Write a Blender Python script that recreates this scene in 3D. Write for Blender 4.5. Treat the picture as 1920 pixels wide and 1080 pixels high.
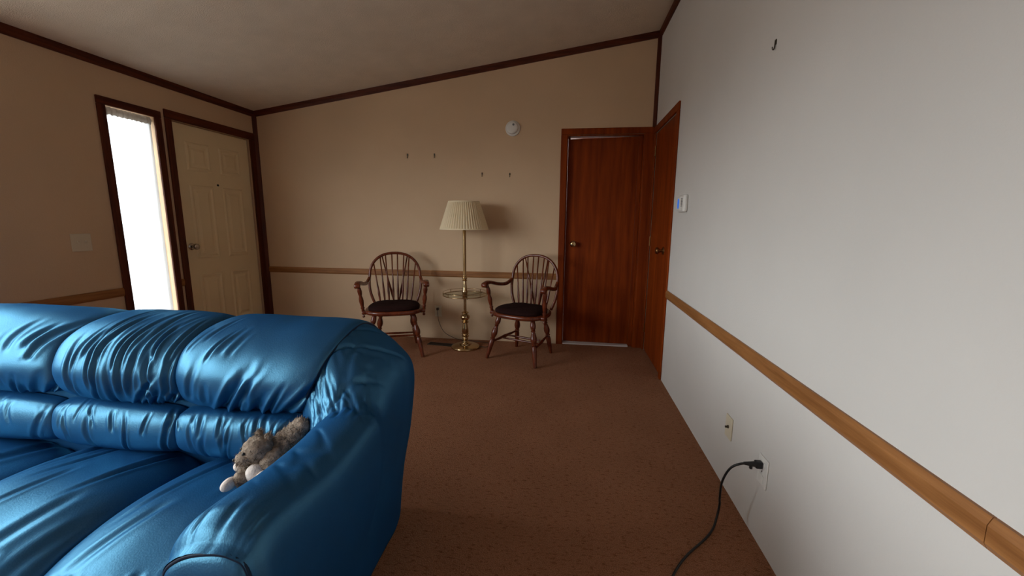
import bpy, bmesh, math, random
from mathutils import Vector, Matrix, noise
random.seed(7)
for o in list(bpy.data.objects): bpy.data.objects.remove(o)
S = bpy.context.scene
COL = S.collection
PI = math.pi

# ------------------------------------------------------------------ camera
F_PX, YAW, PITCH, ROLL, CAM_H = 759.25, .1332, .1641, .0087, 1.2159
def cam_axes():
    cy, sy = math.cos(YAW), math.sin(YAW); cp, sp = math.cos(PITCH), math.sin(PITCH)
    f = Vector((-sy*cp, cy*cp, -sp)); r = Vector((cy, sy, 0)); u = r.cross(f)
    c, s = math.cos(ROLL), math.sin(ROLL)
    return r*c + u*s, u*c - r*s, f
cr, cu, cf = cam_axes()
cd = bpy.data.cameras.new('camera'); cam = bpy.data.objects.new('camera', cd); COL.objects.link(cam)
cd.sensor_width = 36; cd.lens = 36*F_PX/1920; cd.clip_start = .02
M3 = Matrix((cr, cu, -cf)).transposed()
cam.matrix_world = Matrix.Translation((0, 0, CAM_H)) @ M3.to_4x4()
S.camera = cam

# ------------------------------------------------------------------ world, daylight, exposure
W = bpy.data.worlds.new('sky'); S.world = W; W.use_nodes = True
wn = W.node_tree; wn.nodes.clear()
wo = wn.nodes.new('ShaderNodeOutputWorld'); bg = wn.nodes.new('ShaderNodeBackground')
tc = wn.nodes.new('ShaderNodeTexCoord'); sx = wn.nodes.new('ShaderNodeSeparateXYZ')
rp = wn.nodes.new('ShaderNodeValToRGB')
rp.color_ramp.elements[0].position = .47; rp.color_ramp.elements[0].color = (.20, .20, .19, 1)
rp.color_ramp.elements[1].position = .53; rp.color_ramp.elements[1].color = (.92, .97, 1.0, 1)
mr = wn.nodes.new('ShaderNodeMapRange'); mr.inputs[1].default_value = -1; mr.inputs[2].default_value = 1
wn.links.new(tc.outputs['Generated'], sx.inputs[0]); wn.links.new(sx.outputs[2], mr.inputs[0])
wn.links.new(mr.outputs[0], rp.inputs[0]); wn.links.new(rp.outputs[0], bg.inputs[0])
wn.links.new(bg.outputs[0], wo.inputs[0])
bg.inputs[1].default_value = 15.0
S.view_settings.view_transform = 'Standard'; S.view_settings.look = 'None'
S.view_settings.gamma = 1; S.view_settings.use_curve_mapping = False
S.view_settings.exposure = 0.0

L, R, D, REAR = -3.2024, .7606, 3.9611, -2.8
WIN = dict(y0=.02, y1=1.72, z0=.80, z1=2.03)        # picture window on the left wall
WIN2 = dict(y0=-2.05, y1=-.14, z0=.80, z1=2.03)     # second window, farther back on the same wall
SID = dict(y0=2.562, y1=2.905, z0=.30, z1=1.985)     # narrow sidelight beside the front door
def portal(name, loc, rot, sx_, sy_):
    l = bpy.data.lights.new(name, 'AREA'); l.shape = 'RECTANGLE'; l.size = sx_; l.size_y = sy_
    l.cycles.is_portal = True
    o = bpy.data.objects.new(name, l); COL.objects.link(o); o.location = loc; o.rotation_euler = rot
portal('window_left_offscreen', (L-.11, (WIN['y0']+WIN['y1'])/2, (WIN['z0']+WIN['z1'])/2), (0, -PI/2, 0), WIN['z1']-WIN['z0'], WIN['y1']-WIN['y0'])
portal('window_left_rear_offscreen', (L-.11, (WIN2['y0']+WIN2['y1'])/2, (WIN2['z0']+WIN2['z1'])/2), (0, -PI/2, 0), WIN2['z1']-WIN2['z0'], WIN2['y1']-WIN2['y0'])
portal('sidelight_portal', (L-.11, (SID['y0']+SID['y1'])/2, (SID['z0']+SID['z1'])/2), (0, -PI/2, 0), SID['z1']-SID['z0'], SID['y1']-SID['y0'])

# ------------------------------------------------------------------ materials
MATS = {}
def nmat(name):
    m = bpy.data.materials.new(name); m.use_nodes = True; MATS[name] = m
    return m, m.node_tree, m.node_tree.nodes['Principled BSDF']
def ramp(nt, src, stops):
    r = nt.nodes.new('ShaderNodeValToRGB'); e = r.color_ramp.elements
    while len(e) < len(stops): e.new(.5)
    for k, (p, c) in enumerate(stops): e[k].position = p; e[k].color = (*c, 1)
    nt.links.new(src, r.inputs[0]); return r.outputs[0]
def tex(nt, scale, detail=3, stretch=None, coord='Object', rough=.5):
    t = nt.nodes.new('ShaderNodeTexCoord'); mp = nt.nodes.new('ShaderNodeMapping')
    if stretch: mp.inputs['Scale'].default_value = stretch
    n = nt.nodes.new('ShaderNodeTexNoise'); n.inputs['Scale'].default_value = scale
    n.inputs['Detail'].default_value = detail; n.inputs['Roughness'].default_value = rough
    nt.links.new(t.outputs[coord], mp.inputs[0]); nt.links.new(mp.outputs[0], n.inputs[0])
    return n.outputs[0]
def bump(nt, b, src, strength, dist):
    n = nt.nodes.new('ShaderNodeBump'); n.inputs['Strength'].default_value = strength; n.inputs['Distance'].default_value = dist
    nt.links.new(src, n.inputs['Height']); nt.links.new(n.outputs[0], b.inputs['Normal'])
def plain(name, col, rough=.5, metal=0, spec=.5):
    m, nt, b = nmat(name); b.inputs['Base Color'].default_value = (*col, 1)
    b.inputs['Roughness'].default_value = rough; b.inputs['Metallic'].default_value = metal
    b.inputs['Specular IOR Level'].default_value = spec
    return m, nt, b
def mul(c, k): return tuple(x*k for x in c)
def painted(name, col, scale, amt, bs, rough=.75):
    m, nt, b = plain(name, col, rough, 0, .25)
    n = tex(nt, scale, 4); nt.links.new(ramp(nt, n, [(.3, mul(col, 1-amt)), (.7, mul(col, 1+amt))]), b.inputs['Base Color'])
    n2 = tex(nt, 180, 3); bump(nt, b, n2, bs, .004)
painted('wall_tan', (.60, .425, .275), 1.5, .05, .25)
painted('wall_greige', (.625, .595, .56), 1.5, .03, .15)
painted('ceiling_texture', (.72, .62, .50), 6, .04, .8, .9)
def wood(name, a, b_, scale, stretch, rough=.4, spec=.4):
    m, nt, b = plain(name, a, rough, 0, spec)
    n = tex(nt, scale, 6, stretch, rough=.62)
    nt.links.new(ramp(nt, n, [(.32, a), (.68, b_)]), b.inputs['Base Color'])
    bump(nt, b, n, .12, .002)
V_, H_X, H_Y = (9, 9, .5), (.5, 9, 9), (9, .5, 9)
for nm, st in (('v', V_), ('x', H_X), ('y', H_Y)):
    wood('trim_wood_'+nm, (.042, .008, .003), (.115, .024, .007), 5, st, .45, .2)
    wood('oak_rail_'+nm, (.20, .075, .020), (.36, .155, .05), 6, st, .45, .35)
wood('door_wood', (.125, .017, .0015), (.255, .043, .0032), 4, (5, 5, .35), .55, .12)
wood('chair_wood', (.070, .012, .005), (.175, .036, .012), 14, (3, 3, .6), .27, .5)
def carpet():
    m, nt, b = plain('carpet_brown', (.13, .08, .06), .97, 0, .05)
    n = tex(nt, 330, 3, rough=.7); n2 = tex(nt, 3.2, 4); n3 = tex(nt, 45, 3, (1, 2.2, 1))
    c1 = ramp(nt, n, [(.28, (.13, .050, .022)), (.5, (.36, .165, .090)), (.75, (.60, .31, .19))])
    c2 = ramp(nt, n2, [(.3, (.88, .87, .86)), (.7, (1.0, 1.0, 1.0))])
    c3 = ramp(nt, n3, [(.30, (.62, .56, .50)), (.46, (1, 1, 1))])
    def mx(a, c):
        k = nt.nodes.new('ShaderNodeMixRGB'); k.blend_type = 'MULTIPLY'; k.inputs[0].default_value = 1
        nt.links.new(a, k.inputs[1]); nt.links.new(c, k.inputs[2]); return k.outputs[0]
    nt.links.new(mx(mx(c1, c2), c3), b.inputs['Base Color'])
    n4 = tex(nt, 160, 4); bump(nt, b, n4, .9, .012)
carpet()
def leather():
    m, nt, b = plain('blue_leather', (.004, .05, .16), .8, 0, 0)
    n = tex(nt, 5, 3); nt.links.new(ramp(nt, n, [(.3, (.0035, .036, .120)), (.7, (.005, .050, .155))]), b.inputs['Base Color'])
    v = nt.nodes.new('ShaderNodeTexVoronoi'); v.inputs['Scale'].default_value = 260
    t = nt.nodes.new('ShaderNodeTexCoord'); nt.links.new(t.outputs['Object'], v.inputs['Vector'])
    bump(nt, b, v.outputs['Distance'], .10, .002)
    g = nt.nodes.new('ShaderNodeBsdfGlossy'); g.inputs[0].default_value = (.042, .108, .148, 1); g.inputs['Roughness'].default_value = .40
    nt.links.new(b.inputs['Normal'].links[0].from_socket, g.inputs['Normal'])
    a = nt.nodes.new('ShaderNodeAddShader'); nt.links.new(b.outputs[0], a.inputs[0]); nt.links.new(g.outputs[0], a.inputs[1])
    nt.links.new(a.outputs[0], nt.nodes['Material Output'].inputs[0])
leather()
plain('piping_leather', (.003, .016, .045), .5, 0, .2)
painted('door_cream', (.76, .62, .39), 3, .03, .3, .55)
plain('brass', (.52, .37, .20), .2, 1)
plain('dark_brass', (.30, .17, .07), .28, 1)
plain('pewter', (.46, .43, .39), .25, 1)
plain('white_plastic', (.72, .70, .66), .4)
plain('ivory_plastic', (.64, .56, .42), .4)
plain('black_rubber', (.008, .008, .009), .45)
plain('brown_cord', (.05, .03, .018), .5)
plain('vent_metal', (.035, .022, .016), .5, .3)
plain('dark_hole', (.006, .005, .005), .6)
plain('grey_louvre', (.16, .16, .155), .5)
plain('vinyl_white', (.75, .72, .70), .5)
plain('hook_metal', (.10, .085, .065), .35, 1)
plain('white_frame', (.75, .75, .73), .4)
plain('threshold', (.70, .66, .64), .45)
m, nt, b = plain('thermostat_screen', (.02, .15, .7), .3)
b.inputs['Emission Color'].default_value = (.005, .13, .62, 1); b.inputs['Emission Strength'].default_value = .6
m, nt, b = plain('seat_pad', (.022, .008, .007), .95, 0, .1)
bump(nt, b, tex(nt, 300, 3), .6, .004)
m, nt, b = plain('shade_fabric', (.90, .76, .53), .85, 0, .1)
tr = nt.nodes.new('ShaderNodeBsdfTranslucent'); tr.inputs[0].default_value = (.8, .7, .5, 1)
mixn = nt.nodes.new('ShaderNodeMixShader'); mixn.inputs[0].default_value = .25
nt.links.new(b.outputs[0], mixn.inputs[1]); nt.links.new(tr.outputs[0], mixn.inputs[2])
nt.links.new(mixn.outputs[0], nt.nodes['Material Output'].inputs[0])
m, nt, b = plain('sheer_curtain', (.85, .85, .85), .9, 0, .05)
tr = nt.nodes.new('ShaderNodeBsdfTranslucent'); tr.inputs[0].default_value = (.42, .43, .44, 1)
tp = nt.nodes.new('ShaderNodeBsdfTransparent')
m1 = nt.nodes.new('ShaderNodeMixShader'); m1.inputs[0].default_value = .75
m2 = nt.nodes.new('ShaderNodeMixShader'); m2.inputs[0].default_value = .06
nt.links.new(b.outputs[0], m1.inputs[1]); nt.links.new(tr.outputs[0], m1.inputs[2])
nt.links.new(m1.outputs[0], m2.inputs[1]); nt.links.new(tp.outputs[0], m2.inputs[2])
nt.links.new(m2.outputs[0], nt.nodes['Material Output'].inputs[0])
m, nt, b = plain('curtain_heading', (.62, .56, .50), .9, 0, .05)
tr = nt.nodes.new('ShaderNodeBsdfTranslucent'); tr.inputs[0].default_value = (.30, .25, .20, 1)
m1 = nt.nodes.new('ShaderNodeMixShader'); m1.inputs[0].default_value = .5
nt.links.new(b.outputs[0], m1.inputs[1]); nt.links.new(tr.outputs[0], m1.inputs[2]); nt.links.new(m1.outputs[0], nt.nodes['Material Output'].inputs[0])
def thinglass(name, gl, tint):
    m, nt, b = nmat(name); nt.nodes.remove(b)
    t = nt.nodes.new('ShaderNodeBsdfTransparent'); t.inputs[0].default_value = (*tint, 1)
    g = nt.nodes.new('ShaderNodeBsdfGlossy'); g.inputs['Roughness'].default_value = .03
    x = nt.nodes.new('ShaderNodeMixShader'); x.inputs[0].default_value = gl
    nt.links.new(t.outputs[0], x.inputs[1]); nt.links.new(g.outputs[0], x.inputs[2])
    nt.links.new(x.outputs[0], nt.nodes['Material Output'].inputs[0])
thinglass('window_glass', .06, (.97, .98, .98)); thinglass('table_glass', .12, (.90, .92, .88))
m, nt, b = plain('plush_brown', (.19, .135, .095), .95, 0, .1)
n = tex(nt, 60, 4); nt.links.new(ramp(nt, n, [(.3, (.16, .12, .09)), (.7, (.46, .37, .29))]), b.inputs['Base Color']); bump(nt, b, n, .7, .01)
m, nt, b = plain('plush_white', (.80, .72, .66), .95, 0, .1); bump(nt, b, tex(nt, 120, 3), .5, .005)

# ------------------------------------------------------------------ builders
def wloc(o):
    p = Vector((0, 0, 0))
    while o: p = p + o.location; o = o.parent
    return p
def mk(name, vs, fs, mat, parent=None, smooth=False, world=False, auto=None):
    me = bpy.data.meshes.new(name)
    if world and parent is not None:
        off = wloc(parent); vs = [Vector(v)-off for v in vs]
    me.from_pydata([tuple(v) for v in vs], [], fs); me.update()
    bm = bmesh.new(); bm.from_mesh(me); bmesh.ops.recalc_face_normals(bm, faces=bm.faces); bm.to_mesh(me); bm.free()
    me.materials.append(MATS[mat])
    if smooth: me.polygons.foreach_set('use_smooth', [True]*len(me.polygons))
    o = bpy.data.objects.new(name, me); COL.objects.link(o)
    if parent is not None: o.parent = parent
    if auto is not None: me.set_sharp_from_angle(angle=math.radians(auto))
    return o
def tag(o, label=None, cat=None, group=None, kind=None):
    if label: o['label'] = label
    if cat: o['category'] = cat
    if group: o['group'] = group
    if kind: o['kind'] = kind
    return o
def empty(name, loc, rz=0, **k):
    o = bpy.data.objects.new(name, None); COL.objects.link(o); o.location = loc; o.rotation_euler = (0, 0, rz)
    o.empty_display_size = .1
    tag(o, **k); return o
class G:                                   # collects shapes into one mesh
    def __init__(s): s.v = []; s.f = []
    def add(s, vs, fs):
        n = len(s.v); s.v += [Vector(v) for v in vs]; s.f += [tuple(i+n for i in f) for f in fs]; return s
    def box(s, a, b):
        (x0, y0, z0), (x1, y1, z1) = a, b
        return s.add([(x0,y0,z0),(x1,y0,z0),(x1,y1,z0),(x0,y1,z0),(x0,y0,z1),(x1,y0,z1),(x1,y1,z1),(x0,y1,z1)],
                     [(3,2,1,0),(4,5,6,7),(0,1,5,4),(1,2,6,5),(2,3,7,6),(3,0,4,7)])
    def bbox(s, a, b, c=.003):             # box with chamfered edges
        bm = bmesh.new(); bmesh.ops.create_cube(bm, size=1)
        a = Vector(a); b = Vector(b)
        for v in bm.verts: v.co = Vector((a[i]+(b[i]-a[i])*(v.co[i]+.5) for i in range(3)))
        bmesh.ops.bevel(bm, geom=bm.edges[:], offset=c, segments=2, affect='EDGES', profile=.5)
        bm.verts.index_update()
        s.add([v.co.copy() for v in bm.verts], [tuple(v.index for v in f.verts) for f in bm.faces]); bm.free(); return s
    def tube(s, pts, rad, seg=10, closed=False, flat=1.0):
        pts = [Vector(p) for p in pts]; n = len(pts)
        if not hasattr(rad, '__len__'): rad = [rad]*n
        rings = []; up = None
        for i, p in enumerate(pts):
            t = (pts[(i+1) % n]-pts[i-1]) if closed else (pts[min(i+1, n-1)]-pts[max(i-1, 0)])
            t.normalize()
            if up is None:
                up = Vector((0, 0, 1)) if abs(t.z) < .9 else Vector((1, 0, 0))
            a = (up - t*up.dot(t)).normalized(); up = a; c = t.cross(a)
            rings.append([p + a*math.cos(2*PI*k/seg)*rad[i]*flat + c*math.sin(2*PI*k/seg)*rad[i] for k in range(seg)])
        vs = [v for r in rings for v in r]; fs = []
        for i in range(n if closed else n-1):
            j = (i+1) % n
            for k in range(seg): fs.append((i*seg+k, i*seg+(k+1) % seg, j*seg+(k+1) % seg, j*seg+k))
        if not closed:
            fs.append(tuple(range(seg))[::-1]); fs.append(tuple((n-1)*seg+k for k in range(seg)))
        return s.add(vs, fs)
    def lathe(s, prof, p0=(0, 0, 0), p1=(0, 0, 1), seg=20, fn=None):   # prof: (radius, t along p0->p1)
        p0 = Vector(p0); p1 = Vector(p1); ax = p1-p0; t = ax.normalized()
        up = Vector((0, 1, 0)) if abs(t.y) < .9 else Vector((1, 0, 0))
        a = (up-t*up.dot(t)).normalized(); c = t.cross(a); vs = []; fs = []
        for i, (r, h) in enumerate(prof):
            for k in range(seg):
                q = r*(fn(k, i) if fn else 1)
                vs.append(p0+ax*h + a*math.cos(2*PI*k/seg)*q + c*math.sin(2*PI*k/seg)*q)
        n = len(prof)
        for i in range(n-1):
            for k in range(seg): fs.append((i*seg+k, i*seg+(k+1) % seg, (i+1)*seg+(k+1) % seg, (i+1)*seg+k))
        if prof[0][0] > 1e-5: fs.append(tuple(range(seg))[::-1])
        if prof[-1][0] > 1e-5: fs.append(tuple((n-1)*seg+k for k in range(seg)))
        return s.add(vs, fs)
    def prism(s, poly, axis, a, b):        # polygon (2D) extruded along an axis
        def P(q, h):
            return {'x': (h, q[0], q[1]), 'y': (q[0], h, q[1]), 'z': (q[0], q[1], h)}[axis]
        n = len(poly)
        return s.add([P(q, a) for q in poly]+[P(q, b) for q in poly],
                     [tuple(range(n))[::-1], tuple(range(n, 2*n))]+[(i, (i+1) % n, n+(i+1) % n, n+i) for i in range(n)])
    def ball(s, c, r, seg=14, fn=None):
        rx, ry, rz = r if hasattr(r, '__len__') else (r, r, r); vs = []; fs = []; n = seg//2+1
        for i in range(n+1):
            th = PI*i/n
            for k in range(seg):
                ph = 2*PI*k/seg; d = Vector((math.sin(th)*math.cos(ph), math.sin(th)*math.sin(ph), math.cos(th)))
                q = fn(d) if fn else 1
                vs.append(Vector(c)+Vector((d.x*rx, d.y*ry, d.z*rz))*q)
        for i in range(n):
            for k in range(seg): fs.append((i*seg+k, i*seg+(k+1) % seg, (i+1)*seg+(k+1) % seg, (i+1)*seg+k))
        return s.add(vs, fs)
    def mk(s, name, mat, parent=None, smooth=False, world=False, auto=None):
        return mk(name, s.v, s.f, mat, parent, smooth, world, auto)
def struct(name, g, mat, parent=None, **k):
    o = g.mk(name, mat, parent, **k)
    if parent is None: o['kind'] = 'structure'
    return o
def catmull(pts, n):
    pts = [Vector(p) for p in pts]; m = len(pts)-1; out = []
    for i in range(n):
        t = i/(n-1)*m; k = min(int(t), m-1); f = t-k
        p0, p1, p2, p3 = pts[max(k-1, 0)], pts[k], pts[k+1], pts[min(k+2, m)]
        out.append(.5*((2*p1)+(p2-p0)*f+(2*p0-5*p1+4*p2-p3)*f*f+(3*p1-p0-3*p2+p3)*f**3))
    return out
def sstep(a, b, x):
    t = max(0, min(1, (x-a)/(b-a))); return t*t*(3-2*t)

# ------------------------------------------------------------------ room shell
T = .12
HL, HR = 2.287, 2.850
def ceil_z(x): return HL+(HR-HL)*(x-L)/(R-L)
struct('floor', G().box((L-T, REAR-T, -.1), (R+T, D+T, 0)), 'carpet_brown')
c_ = [(L-T, ceil_z(L-T)), (R+T, ceil_z(R+T)), (R+T, ceil_z(R+T)+.12), (L-T, ceil_z(L-T)+.12)]
struct('ceiling', G().prism(c_, 'y', REAR-T, D+T), 'ceiling_texture')
def holes_wall(g, u0, u1, z1, holes, boxf):
    """fill u0..u1 x 0..z1 with boxes leaving rectangular holes (u0,u1,z0,z1), sorted along u"""
    cur = u0
    for a, b_, za, zb in sorted(holes):
        if a > cur: boxf(cur, a, 0, z1)
        if za > 0: boxf(a, b_, 0, za)
        if zb < z1: boxf(a, b_, zb, z1)
        cur = b_
    if cur < u1: boxf(cur, u1, 0, z1)
    return g
# left wall with the picture window, the sidelight and the front door
DY0, DY1, DZ = 3.035, 3.872, 2.0
g = G()
holes_wall(g, REAR, D, ceil_z(L), [(WIN['y0'], WIN['y1'], WIN['z0'], WIN['z1']), (WIN2['y0'], WIN2['y1'], WIN2['z0'], WIN2['z1']), (SID['y0'], SID['y1'], SID['z0'], SID['z1']), (DY0, DY1, 0, DZ)],
           lambda a, b_, za, zb: g.box((L-T, a, za), (L, b_, zb)))
struct('wall_left', g, 'wall_tan')
# back wall with the doorway into the next room
BX0, BX1, BZ = -.030, .675, 2.005
g = G()
g.prism([(L, 0), (BX0, 0), (BX0, ceil_z(BX0)), (L, ceil_z(L))], 'y', D, D+T)
g.prism([(BX0, BZ), (BX1, BZ), (BX1, ceil_z(BX1)), (BX0, ceil_z(BX0))], 'y', D, D+T)
g.prism([(BX1, 0), (R, 0), (R, ceil_z(R)), (BX1, ceil_z(BX1))], 'y', D, D+T)
struct('wall_back', g, 'wall_tan')
# right wall with a closet doorway near the corner
RY0, RY1, RZ = 3.185, 3.905, 1.998
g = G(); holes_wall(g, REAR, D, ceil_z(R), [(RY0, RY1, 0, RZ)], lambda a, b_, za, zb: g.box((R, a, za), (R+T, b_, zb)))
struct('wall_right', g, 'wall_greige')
g = G(); g.prism([(L-T, 0), (R+T, 0), (R+T, ceil_z(R+T)), (L-T, ceil_z(L-T))], 'y', REAR-T, REAR)
struct('wall_rear', g, 'wall_tan')
g = G(); g.box((R+T, RY0-.1, -.1), (R+T+.7, D+T, 0)); struct('floor_light_stop', g, 'carpet_brown')  # unseen closet box, added so sky light does not leak around the door
g = G(); g.box((R+T+.6, RY0-.1, 0), (R+T+.7, D+T, 2.3)); g.box((R+T, RY0-.2, 0), (R+T+.7, RY0-.1, 2.3)); g.box((R+T, D+T-.1, 0), (R+T+.6, D+T, 2.3)); struct('wall_light_stop', g, 'wall_tan')
struct('ceiling_light_stop', G().box((R+T, RY0-.2, 2.3), (R+T+.7, D+T, 2.35)), 'ceiling_texture')
# small lit room beyond the back door (its white vinyl floor shows under the door)
g = G(); g.box((BX0-.5, D+T, -.1), (BX1+.5, D+1.6, -.002)); struct('floor_hall', g, 'vinyl_white')
g = G(); g.box((BX0-.5, D+1.6, 0), (BX1+.5, D+1.7, 2.4)); g.box((BX0-.6, D+T, 0), (BX0-.5, D+1.7, 2.4)); g.box((BX1+.5, D+T, 0), (BX1+.6, D+1.7, 2.4))
struct('wall_hall', g, 'vinyl_white')
struct('ceiling_hall', G().box((BX0-.6, D+T, 2.4), (BX1+.6, D+1.7, 2.5)), 'vinyl_white')
hl = bpy.data.lights.new('hall_lamp_offscreen', 'POINT'); hl.energy = 26; hl.shadow_soft_size = .12; hl.color = (1, .95, .92)
ho = bpy.data.objects.new('hall_lamp_offscreen', hl); COL.objects.link(ho); ho.location = (.3, D+.9, 2.15)

# ------------------------------------------------------------------ mouldings, rails, casings
trim_n = [0]
def trim(g, mat):
    trim_n[0] += 1
    return struct('trim_%d' % trim_n[0], g, mat)
def crown_poly(x, s, z):    # small cove against a wall at x, pointing s
    return [(x, z), (x, z-.052), (x+s*.008, z-.052), (x+s*.020, z-.030), (x+s*.024, z-.004), (x+s*.024, z+(.024*s*(HR-HL)/(R-L)))]
trim(G().prism(crown_poly(L, 1, HL), 'y', REAR, D), 'trim_wood_y')
trim(G().prism(crown_poly(R, -1, HR), 'y', REAR, D), 'trim_wood_y')
g = G(); v = []
for x in (L, R):
    z = ceil_z(x); v += [(x, D, z), (x, D, z-.052), (x, D-.008, z-.052), (x, D-.020, z-.03), (x, D-.024, z)]
g.add(v, [(0,1,2,3,4), (9,8,7,6,5)]+[(i, (i+1) % 5, 5+(i+1) % 5, 5+i) for i in range(5)]); trim(g, 'trim_wood_x')
def corner_poly(x, y, s): return [(x, y), (x, y-.030), (x+s*.008, y-.030), (x+s*.030, y-.008), (x+s*.030, y)]
trim(G().prism(corner_poly(L, D, 1), 'z', 0, HL-.03), 'trim_wood_v')
trim(G().prism(corner_poly(R, D, -1), 'z', 2.06, HR-.03), 'trim_wood_v')
ZT, ZB = .7112, .6490
def rail_prof(q0, s):   # (offset from wall, z)
    return [(q0, ZB), (q0+s*.006, ZB), (q0+s*.013, ZB+.012), (q0+s*.014, ZT-.016), (q0+s*.009, ZT-.004), (q0+s*.007, ZT), (q0, ZT)]
# chair rail on the right wall: two lengths butted at y .74
trim(G().prism(rail_prof(R, -1), 'y', .7415, 3.128), 'oak_rail_y')
trim(G().prism(rail_prof(R, -1), 'y', REAR, .7400), 'oak_rail_y')
# back wall: rail between the corner and the door casing
def prism_x(q, a, b_):
    n = len(q); g = G()
    return g.add([(a, y, z) for y, z in q]+[(b_, y, z) for y, z in q], [tuple(range(n))[::-1], tuple(range(n, 2*n))]+[(i, (i+1) % n, n+(i+1) % n, n+i) for i in range(n)])
trim(prism_x(rail_prof(D, -1), L+.031, BX0-.056), 'oak_rail_x')
trim(G().prism(rail_prof(L, 1), 'y', REAR, WIN2['y0']-.06), 'oak_rail_y')
trim(G().prism(rail_prof(L, 1), 'y', WIN['y1']+.06, 2.508), 'oak_rail_y')
trim(G().prism(rail_prof(L, 1), 'y', 2.959, 2.985), 'oak_rail_y')
def casing(w0, w1, z0, z1, wall, bottom=False, cw=.053, th=.014, mats=('trim_wood_v', 'trim_wood_y')):
    """door or window casing: jamb boards and head board, each its own trim"""
    def bx(u0, u1, za, zb):
        if wall == 'L': return G().bbox((L, u0, za), (L+th, u1, zb), .004)
        if wall == 'R': return G().bbox((R-th, u0, za), (R, u1, zb), .004)
        return G().bbox((u0, D-th, za), (u1, D, zb), .004)
    trim(bx(w0-cw, w0, z0 if not bottom else z0-cw, z1), mats[0])
    if w1 is not None: trim(bx(w1, w1+cw, z0 if not bottom else z0-cw, z1), mats[0])
    trim(bx(w0-cw, (w1+cw) if w1 is not None else wend[0], z1, z1+cw), mats[1])
    if bottom: trim(bx(w0, w1, z0-cw, z0), mats[1])
wend = [0]
casing(SID['y0'], SID['y1'], SID['z0'], SID['z1'], 'L', True)
casing(WIN['y0'], WIN['y1'], WIN['z0'], WIN['z1'], 'L', True)
casing(WIN2['y0'], WIN2['y1'], WIN2['z0'], WIN2['z1'], 'L', True)
# front door casing: left jamb and head, right jamb reaches the corner moulding
trim(G().bbox((L, DY0-.048, 0), (L+.014, DY0+.008, DZ), .004), 'trim_wood_v')
trim(G().bbox((L, DY1-.008, 0), (L+.014, D-.032, DZ), .004), 'trim_wood_v')
trim(G().bbox((L, DY0-.048, DZ), (L+.014, D-.032, DZ+.07), .004), 'trim_wood_y')
# back door casing
trim(G().bbox((BX0-.052, D-.014, 0), (BX0+.006, D, BZ), .004), 'door_wood')
trim(G().bbox((BX1-.006, D-.014, 0), (R-.002, D, BZ), .004), 'door_wood')
trim(G().bbox((BX0-.052, D-.014, BZ), (R-.002, D, BZ+.055), .004), 'door_wood')
# closet door casing on the right wall
trim(G().bbox((R-.014, RY0-.054, 0), (R, RY0+.006, RZ), .004), 'door_wood')
trim(G().bbox((R-.014, RY1-.006, 0), (R, D-.015, RZ), .004), 'door_wood')
trim(G().bbox((R-.014, RY0-.054, RZ), (R, D-.015, RZ+.058), .004), 'door_wood')
# jamb linings of the back doorway
trim(G().box((BX0, D, 0), (BX0+.014, D+T, BZ)), 'door_wood')
trim(G().box((BX1-.014, D, 0), (BX1, D+T, BZ)), 'door_wood')
trim(G().box((BX0+.014, D, BZ-.012), (BX1-.014, D+T, BZ)), 'door_wood')
trim(G().box((BX0+.0145, D+.0855, 0), (BX0+.035, D+.105, BZ-.013)), 'door_wood')
trim(G().bbox((BX1-.050, D+.030, 0), (BX1-.0145, D+.0480, BZ-.013), .003), 'door_wood')
trim(G().bbox((BX0+.015, D-.004, 0), (BX1-.051, D+T, .012), .004), 'threshold')

# ------------------------------------------------------------------ doors and windows
def knob(parent, at, direction, mat, name='knob', r=.027):
    d = Vector(direction); p = Vector(at)
    prof = [(.030, 0), (.031, .003), (.026, .008), (.012, .012), (.011, .026), (.018, .032), (r, .042), (r*1.02, .052), (r*.85, .061), (r*.4, .065), (0.0001, .0655)]
    return G().lathe(prof, p, p+d, 24).mk(name, mat, parent, True, True, 40)
for a, b_ in ((DY0, DY0+.03), (DY1-.03, DY1)): trim(G().box((L-.105, a, 0), (L-.0635, b_, DZ)), 'trim_wood_v')
trim(G().box((L-.105, DY0+.03, DZ-.03), (L-.0635, DY1-.03, DZ)), 'trim_wood_y')
trim(G().box((L-.105, DY0+.03, 0), (L-.0635, DY1-.03, .02)), 'threshold')
# front door: cream six-panel slab
SF = L-.022
door = empty('door_1', (L-.045, (DY0+DY1)/2, 0)); door['kind'] = 'structure'
door['label'] = 'cream six-panel front door'
s0, s1 = DY0+.010, DY1-.010
G().bbox((SF-.040, s0, .012), (SF, s1, DZ-.006), .003).mk('slab', 'door_cream', door, world=True)
pw = (s1-s0-.12*2-.10)/2
for za, zb in ((.23, .72), (.86, 1.50), (1.62, 1.86)):
    for k in range(2):
        a = s0+.12+k*(pw+.10); b_ = a+pw
        g = G()
        def ringrect(i, x): return [(x, a+i, za+i), (x, b_-i, za+i), (x, b_-i, zb-i), (x, a+i, zb-i)]
        lv = [(0, SF), (.010, SF+.007), (.020, SF+.007), (.034, SF+.0006), (.050, SF+.0006), (.072, SF+.006)]
        vs = [p for i, x in lv for p in ringrect(i, x)]; fs = []
        for q in range(len(lv)-1):
            for c in range(4): fs.append((q*4+c, q*4+(c+1) % 4, q*4+4+(c+1) % 4, q*4+4+c))
        fs.append(tuple((len(lv)-1)*4+c for c in range(4)))
        g.add(vs, fs); g.mk('panel', 'door_cream', door, world=True)
kn = knob(door, (SF, 3.118, .972), (1, 0, 0), 'pewter'); kn['label'] = 'round pewter door knob'
G().lathe([(.010, 0), (.010, .005), (.005, .006), (.0001, .006)], (SF, 3.458, 1.518), (SF+1, 3.458, 1.518), 14).mk('peephole', 'dark_hole', door, world=True)
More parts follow.
